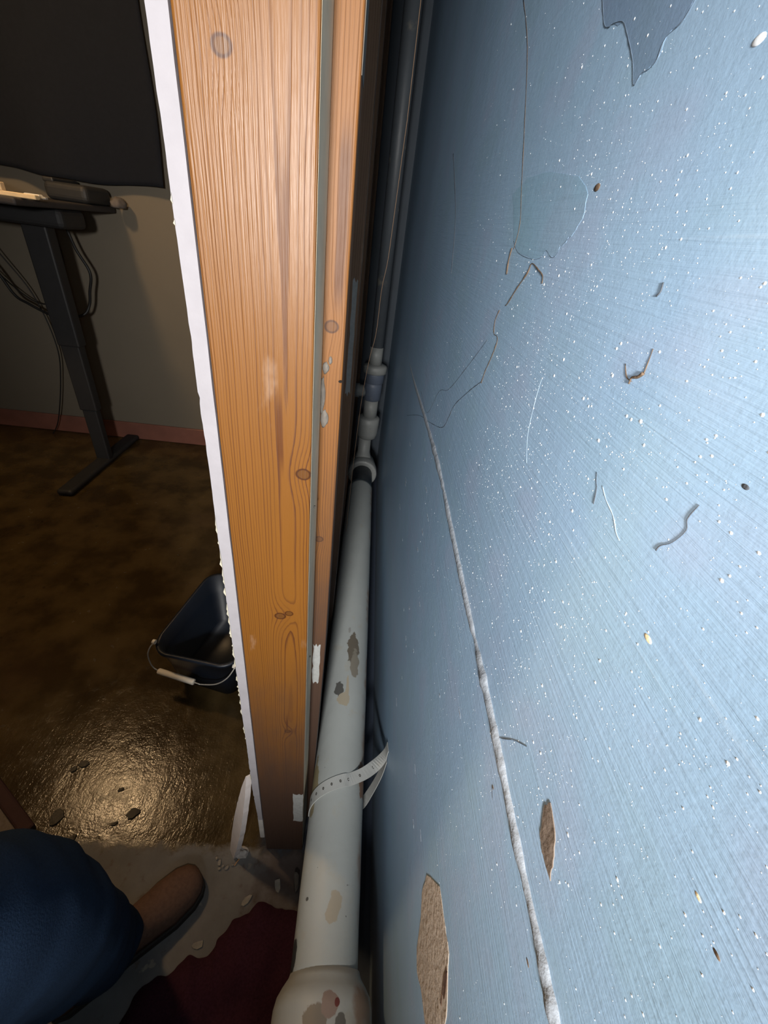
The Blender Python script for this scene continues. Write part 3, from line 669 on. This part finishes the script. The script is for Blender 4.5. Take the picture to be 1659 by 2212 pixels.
dpart('foot_bar', M['black_metal'], (-2.606, -2.530, 1.745, 2.44, 0.004, 0.034, 0.014, 4))
for yy_ in (1.80, 2.38):
    b = bmesh.new(); lathe(b, [(0.0, 0.022), (0.005, 0.022)], (0.0, yy_ - 2.10, 0.0), 'Z', 16); link('foot_glide', b, M['black_plastic'], desk)
DT = 1.222
bt = empty('wooden_rail', (-1.45, 1.83, DT)); tag(bt, 'pale wooden rail with two upright blocks lying on the desk', 'wooden rail')
b = bmesh.new(); box(b, -0.45, 0.235, -0.010, 0.012, 0.0, 0.014, 0.002); link('rail', b, M['batten'], bt)
for bx_, bw, bh in ((-0.055, 0.040, 0.034), (0.110, 0.034, 0.038)):
    b = bmesh.new(); box(b, bx_ - bw / 2, bx_ + bw / 2, -0.010, 0.012, 0.013, bh, 0.002); link('upright_block', b, M['batten'], bt)
b = bmesh.new(); box(b, -1.44, -1.262, 2.22, 2.42, DT, DT + 0.066, 0.022, 4); bb = tag(link('black_box', b, M['black_plastic']), 'rounded black box standing at the right end of the desk', 'box')
b = bmesh.new(); box(b, -1.44, -1.395, 2.23, 2.41, DT + 0.060, DT + 0.078, 0.006, 2); link('lid_bump', b, M['black_plastic'], bb)
b = bmesh.new(); bmesh.ops.create_icosphere(b, subdivisions=3, radius=1.0)
for v in b.verts:
    q = v.co * (1 + 0.2 * mnoise.noise(v.co * 2)); v.co = Vector((-1.225 + q.x * 0.030, 2.40 + q.y * 0.045, max(DT - 0.001, DT + 0.012 + q.z * 0.030)))
tag(link('cloth_pouch', b, M['grey_stuff'], None, True), 'soft grey pouch behind the black box on the desk edge', 'pouch')
b = bmesh.new(); box(b, -1.245 - 0.05, -1.245 + 0.005, 1.88, 1.905, DT, DT + 0.016, 0.004, 2); pl = tag(link('white_plug', b, M['white_plastic']), 'white plug lying beside the end of the wooden rail', 'plug')
b = bmesh.new(); box(b, -1.240, -1.222, 1.884, 1.900, DT + 0.003, DT + 0.011, 0.002, 1); link('plug_pin', b, M['wire'], pl)
b = bmesh.new(); lathe(b, [(0, 0.022), (0.004, 0.026), (0.03, 0.028), (0.036, 0.026), (0.034, 0.02)], (-1.475, 1.800, DT), 'Z', 20); tag(link('white_cup', b, M['white_plastic'], None, True), 'small white cup at the near desk edge by the picture border', 'cup')
def cable(pts, r, label, name='black_cable'):
    b = bmesh.new(); sweep(b, spline(pts, 7), r, 7); return tag(link(name, b, M['cable'], None, True), label, 'cable', None)
cable([(-1.43, 2.22, 1.215), (-1.437, 2.3, 1.122), (-1.414, 2.3, 1.035), (-1.376, 2.3, 0.945), (-1.40, 2.3, 0.86), (-1.418, 2.3, 0.80), (-1.445, 2.28, 0.755), (-1.51, 2.25, 0.738), (-1.625, 2.3, 0.729), (-1.722, 2.3, 0.771), (-1.775, 2.3, 0.806), (-1.83, 2.3, 0.92), (-1.95, 2.28, 1.12), (-1.98, 2.2, 1.215)], 0.0065, 'thick black cable looping below the desk past its leg')
cable([(-1.50, 2.30, 1.198), (-1.55, 2.38, 1.11), (-1.538, 2.38, 0.998), (-1.557, 2.38, 0.895), (-1.607, 2.38, 0.805), (-1.72, 2.38, 0.76), (-1.85, 2.38, 0.85), (-1.95, 2.38, 1.0), (-1.98, 2.36, 1.198)], 0.003, 'thin dark cable hanging behind the thick loop')
cable([(-1.85, 2.3, 1.198), (-1.85, 2.36, 1.02), (-1.75, 2.39, 0.80), (-1.71, 2.39, 0.55), (-1.75, 2.39, 0.35), (-1.84, 2.39, 0.10), (-1.90, 2.39, 0.006)], 0.003, 'thin dark cable trailing from the desk down to the floor')
cable([(-1.62, 1.98, DT + 0.075), (-1.55, 1.98, DT + 0.055), (-1.47, 1.98, DT + 0.030), (-1.42, 1.97, DT + 0.008), (-1.36, 1.97, DT + 0.006), (-1.31, 1.96, DT + 0.008), (-1.285, 1.95, DT + 0.006)], 0.006, 'black cable lying on top of the desk behind the rail')

# ---------------------------------------------------------------- navy bucket
bk = empty('paint_bucket', (-0.392, 0.905, 0.0)); bk.rotation_euler = (0, 0, math.radians(-14)); tag(bk, 'navy square paint bucket with a white grip handle on the floor behind the partition', 'bucket')
def rrect(hx, hy, r, n=6):
    out = []
    for cx, cy, a0 in ((hx - r, hy - r, 0), (-hx + r, hy - r, 90), (-hx + r, -hy + r, 180), (hx - r, -hy + r, 270)):
        for i in range(n + 1):
            a = math.radians(a0 + 90 * i / n); out.append((cx + r * math.cos(a), cy + r * math.sin(a)))
    return out
def zrim(x, y):      # the near wall dips to a pouring notch on its left
    if y < -0.10 and x < -0.015: return 0.196 - 0.020 * min(1, (-0.015 - x) / 0.012) * min(1, (-0.10 - y) / 0.02)
    return 0.200
bm = bmesh.new(); loops = []
for (hx, hy, r, z) in ((0.105, 0.135, 0.035, 0.0), (0.118, 0.150, 0.045, 0.10), (0.130, 0.163, 0.050, 0.186), (0.137, 0.170, 0.055, 0.188), (0.138, 0.171, 0.055, 0.200), (0.128, 0.161, 0.049, 0.200), (0.120, 0.152, 0.045, 0.14), (0.108, 0.140, 0.040, 0.138), (0.100, 0.130, 0.034, 0.008)):
    loops.append([bm.verts.new((x, y, zrim(x, y) - (0.200 - z) if z > 0.18 else z)) for x, y in rrect(hx, hy, r)])
for a, b in zip(loops, loops[1:]):
    n_ = len(a)
    for j in range(n_): bm.faces.new((a[j], a[(j + 1) % n_], b[(j + 1) % n_], b[j]))
bm.faces.new(loops[0][::-1]); bm.faces.new(loops[-1])
link('tub', bm, M['navy'], bk, True)
wire = [(-0.128, -0.145, 0.186), (-0.136, -0.158, 0.178), (-0.139, -0.172, 0.155), (-0.128, -0.180, 0.120), (-0.108, -0.181, 0.104), (-0.055, -0.181, 0.100), (0.020, -0.181, 0.100), (0.035, -0.181, 0.101), (0.085, -0.180, 0.125), (0.120, -0.172, 0.160), (0.134, -0.150, 0.186)]
bm = bmesh.new(); sweep(bm, spline(wire, 5), 0.0019, 8); hd = link('bail_handle', bm, M['wire'], bk, True)
bm = bmesh.new(); lathe(bm, [(-0.108, 0.0075), (-0.106, 0.0090), (0.010, 0.0090), (0.012, 0.0075)], (0, -0.181, 0.1015), 'X', 16); link('grip', bm, M['white_plastic'], hd, True)['label'] = 'white plastic grip'
for sx in (-1, 1):
    b = bmesh.new(); lathe(b, [(-0.004, 0.007), (0.004, 0.007)], (sx * 0.131, -0.146, 0.187), 'X', 14); link('handle_lug', b, M['white_plastic'], bk)

# ---------------------------------------------------------------- the person's leg beside the gap
per = empty('person', (-0.40, 0.10, 0.0)); tag(per, 'person standing at the lower left in blue jeans and brown shoes', 'person')
def pv(x, y, z): return (x + 0.40, y - 0.10, z)
def leg(bm, pts, rads, seed):
    p = spline([pv(*q) for q in pts], 6); n = len(p); r = []
    for i in range(n):
        t = i / (n - 1) * (len(rads) - 1); a = int(min(t, len(rads) - 2)); r.append(rads[a] + (rads[a + 1] - rads[a]) * (t - a))
    sweep(bm, p, r, 30, True, None, 0.016, seed)
    for v in bm.verts: v.co.z = max(v.co.z, 0.062)
bm = bmesh.new()
leg(bm, [(-0.405, 0.180, 0.075), (-0.396, 0.175, 0.12), (-0.378, 0.160, 0.24), (-0.378, 0.145, 0.36), (-0.400, 0.128, 0.50), (-0.42, 0.05, 0.68), (-0.45, -0.06, 0.86)], [0.066, 0.065, 0.070, 0.082, 0.102, 0.104, 0.112], 1.0)
b2 = bmesh.new()
leg(b2, [(-0.68, 0.02, 0.075), (-0.67, 0.01, 0.14), (-0.66, 0.0, 0.30), (-0.645, 0.0, 0.50), (-0.62, -0.03, 0.68), (-0.58, -0.07, 0.86)], [0.080, 0.078, 0.080, 0.088, 0.098, 0.112], 5.0)
merge(bm, b2)
b3 = bmesh.new(); sweep(b3, [pv(-0.51, -0.055, 0.77), pv(-0.51, -0.06, 0.83), pv(-0.51, -0.07, 0.90), pv(-0.51, -0.08, 0.94)], [0.10, 0.155, 0.150, 0.140], 30, True, (1.15, 0.8)); merge(bm, b3)
jeans = link('jeans', bm, M['denim'], per, True)
rm = jeans.modifiers.new('weld', 'REMESH'); rm.mode = 'VOXEL'; rm.voxel_size = 0.010; rm.use_smooth_shade = True
sm = jeans.modifiers.new('soft', 'SMOOTH'); sm.iterations = 4; sm.factor = 0.5
def shoe(toe, heading, L=0.285):
    d = Vector((math.cos(heading), math.sin(heading), 0)); s = Vector((-d.y, d.x, 0)); heel = Vector(toe) - d * L
    bm = bmesh.new(); b_s = bmesh.new(); rings = []; rs = []
    prof = [(0.0, 0.020, 0.055), (0.02, 0.030, 0.078), (0.06, 0.034, 0.092), (0.12, 0.034, 0.098), (0.17, 0.040, 0.074), (0.21, 0.045, 0.060), (0.25, 0.042, 0.053), (0.272, 0.033, 0.046), (0.283, 0.020, 0.036), (0.286, 0.008, 0.026)]
    for (t, hw, h) in prof:
        c = heel + d * t * L / 0.286; ring = []
        for j in range(13):
            a = math.pi * j / 12; q = c + s * (hw * math.cos(a)) + Vector((0, 0, 0.018 + (h - 0.018) * math.sin(a) ** 0.8)); ring.append(bm.verts.new(pv(*q)))
        rings.append(ring)
        rs.append([b_s.verts.new(pv(*(c + s * (hw + 0.004) * sg + Vector((0, 0, z_))))) for sg, z_ in ((1, 0.0), (1, 0.020), (-1, 0.020), (-1, 0.0))])
    for a, b in zip(rings, rings[1:]):
        n_ = len(a)
        for j in range(n_): bm.faces.new((a[j], a[(j + 1) % n_], b[(j + 1) % n_], b[j]))
    bm.faces.new(rings[0][::-1]); bm.faces.new(rings[-1])
    for a, b in zip(rs, rs[1:]):
        for j in range(4): b_s.faces.new((a[j], a[(j + 1) % 4], b[(j + 1) % 4], b[j]))
    b_s.faces.new(rs[0][::-1]); b_s.faces.new(rs[-1])
    so_ = link('shoe', bm, M['brown_leather'], per, True); link('sole', b_s, M['sole'], so_)
    return so_
shoe((-0.268, 0.309, 0.0), math.radians(44))
shoe((-0.60, 0.17, 0.0), math.radians(64))

# ---------------------------------------------------------------- maroon cloth, grey mat
bm = bmesh.new()
out = [(-0.40, -0.20), (-0.385, 0.02), (-0.352, 0.075), (-0.325, 0.140), (-0.275, 0.160), (-0.250, 0.180), (-0.214, 0.180), (-0.196, 0.210), (-0.172, 0.236), (-0.150, 0.246), (-0.125, 0.264), (-0.095, 0.258), (-0.040, 0.252), (0.02, 0.235), (0.04, 0.10), (0.03, -0.20)]
CC = Vector((-0.17, 0.02)); ol = [Vector((p.x, p.y)) for p in spline([(x, y, 0) for x, y in out + out[:1]], 12)][:-1]
rings = []
for k_ in range(15):
    t = k_ / 14; e = t ** 0.7; up = []
    for i, p in enumerate(ol):
        q = CC + (p - CC) * max(0.03, 1 - e) if k_ else p.copy()
        if k_ < 4: q += Vector((mnoise.noise(Vector((p.x * 55, p.y * 55, 1))), mnoise.noise(Vector((p.x * 55, p.y * 55, 7))))) * 0.006
        h = 0.003 if k_ == 0 else 0.008 + min(1, k_ / 3) * (0.014 + 0.032 * abs(mnoise.noise(Vector((q.x * 9, q.y * 9, 2)))) + 0.012 * mnoise.noise(Vector((q.x * 24, q.y * 24, 2))))
        up.append(bm.verts.new((q.x, q.y, max(0.003, h))))
    rings.append(up)
base = [bm.verts.new((v.co.x, v.co.y, 0.0005)) for v in rings[0]]
for a, b_ in zip([base] + rings, rings):
    n_ = len(a)
    for j in range(n_): bm.faces.new((a[j], a[(j + 1) % n_], b_[(j + 1) % n_], b_[j]))
bm.faces.new(rings[-1]); bm.faces.new(base[::-1])
tag(link('maroon_cloth', bm, M['maroon'], None, True), 'dark maroon crumpled cloth on the floor under the drain pipe', 'cloth')
mt = empty('floor_mat', (-0.86, 0.33, 0.0)); mt.rotation_euler = (0, 0, math.radians(-33)); tag(mt, 'grey mat with a dark red border at the left picture edge', 'mat')
b = bmesh.new(); box(b, -0.16, 0.115, -0.10, 0.118, 0.0, 0.012, 0.003, 2); link('pile', b, M['mat_grey'], mt)
b = bmesh.new(); box(b, -0.16, 0.115, 0.118, 0.147, 0.0, 0.015, 0.005, 2); link('border', b, M['mat_red'], mt)

# ---------------------------------------------------------------- debris on the floor
def chip(name, x, y, sx, sy, h, mat, label, cat, rot=0.0, group=None, n=11):
    b = bmesh.new(); top = []; bot = []
    for k_ in range(n):
        a = 2 * math.pi * k_ / n; r = 0.75 + 0.35 * random.random(); px, py = sx * r * math.cos(a), sy * r * math.sin(a)
        c, s = math.cos(rot), math.sin(rot); px, py = px * c - py * s, px * s + py * c
        top.append(b.verts.new((px * 0.93, py * 0.93, h * (0.7 + 0.5 * random.random())))); bot.append(b.verts.new((px, py, 0.0)))
    b.faces.new(top); b.faces.new(bot[::-1])
    for k_ in range(n): b.faces.new((bot[k_], bot[(k_ + 1) % n], top[(k_ + 1) % n], top[k_]))
    o = link(name, b, mat); o.location = (x, y, 0.0); tag(o, label, cat, group); return o
FG = 'dark flakes on the wet brown floor'
chip('paint_flake', -0.650, 0.410, 0.015, 0.021, 0.004, M['flake'], 'large dark flake nearest the grey mat on the wet floor', 'flake', 0.2, FG)
chip('paint_flake', -0.477, 0.425, 0.017, 0.012, 0.004, M['flake'], 'dark rounded flake at the right of the shiny floor patch', 'flake', 0.5, FG)
chip('paint_flake', -0.532, 0.476, 0.008, 0.005, 0.003, M['flake'], 'small dark flake at the top of the shiny floor patch', 'flake', 0.3, FG)
chip('paint_flake', -0.510, 0.402, 0.009, 0.004, 0.003, M['flake'], 'narrow dark flake in the middle of the shiny floor patch', 'flake', 0.6, FG)
chip('paint_flake', -0.590, 0.370, 0.009, 0.007, 0.003, M['flake'], 'small dark flake at the lower edge of the shiny patch', 'flake', 0.9, FG)
chip('paint_flake', -0.655, 0.532, 0.014, 0.010, 0.004, M['flake'], 'dark wet flake farthest back on the shiny floor', 'flake', 0.1, FG)
chip('paint_flake', -0.675, 0.518, 0.009, 0.007, 0.004, M['flake'], 'small dark flake beside the farthest wet flake', 'flake', 0.7, FG)
CG = 'plaster crumbs by the leaning strip'
for i, (x, y, sx, sy, lb) in enumerate(((-0.236, 0.333, 0.0045, 0.007, 'largest white plaster crumb of the cluster below the leaning strip'),
        (-0.217, 0.324, 0.006, 0.004, 'flat wide plaster crumb at the right of the cluster below the leaning strip'),
        (-0.226, 0.327, 0.003, 0.003, 'tiny plaster crumb in the middle of the cluster below the leaning strip'),
        (-0.245, 0.341, 0.004, 0.003, 'plaster crumb farthest left in the cluster below the leaning strip'),
        (-0.233, 0.322, 0.004, 0.0035, 'plaster crumb at the lower edge of the cluster below the leaning strip'),
        (-0.204, 0.329, 0.003, 0.002, 'tiny plaster crumb beside the orange wood splinter'))):
    chip('plaster_crumb', x, y, sx, sy, 0.004, M['crumb'], lb, 'crumb', i * 0.7, CG, 8)
chip('plaster_crumb', -0.092, 0.296, 0.008, 0.014, 0.003, M['crumb'], 'pale plaster crumb between the maroon cloth and the front stud', 'crumb', 0.3, None, 8)
chip('plaster_crumb', -0.156, 0.268, 0.014, 0.007, 0.003, M['crumb'], 'pale plaster crumb above the left part of the maroon cloth', 'crumb', 0.7, None, 8)
chip('plaster_crumb', -0.238, 0.198, 0.014, 0.007, 0.003, M['crumb'], 'tan plaster crumb at the tip of the maroon cloth', 'crumb', 0.2, None, 8)
chip('plaster_lump', -0.050, 0.300, 0.007, 0.020, 0.014, M['mortar'], 'grey plaster lump against the left side of the drain pipe', 'plaster lump', 0.2, None, 12)
b = bmesh.new(); sweep(b, [(-0.200, 0.328, 0.003), (-0.194, 0.338, 0.004), (-0.188, 0.348, 0.003)], [0.0008, 0.0016, 0.0008], 6); tag(link('wood_splinter', b, M['splinter']), 'thin orange wood splinter below the leaning plasterboard strip', 'splinter')

# ---------------------------------------------------------------- warm ceiling bulb of the room beyond
lampo = empty('ceiling_lamp', (-1.43, 1.26, 2.36)); tag(lampo, 'round warm globe lamp on the ceiling of the room beyond the partition', 'lamp')
b = bmesh.new(); lathe(b, [(0.0, 0.05), (-0.02, 0.05), (-0.03, 0.022), (-0.07, 0.020)], (0, 0, 0), 'Z', 24); link('socket', b, M['white_plastic'], lampo, True)
b = bmesh.new(); bmesh.ops.create_uvsphere(b, u_segments=20, v_segments=12, radius=0.085); bmesh.ops.translate(b, vec=(0, 0, -0.15), verts=b.verts[:]); link('bulb', b, M['bulb'], lampo, True)
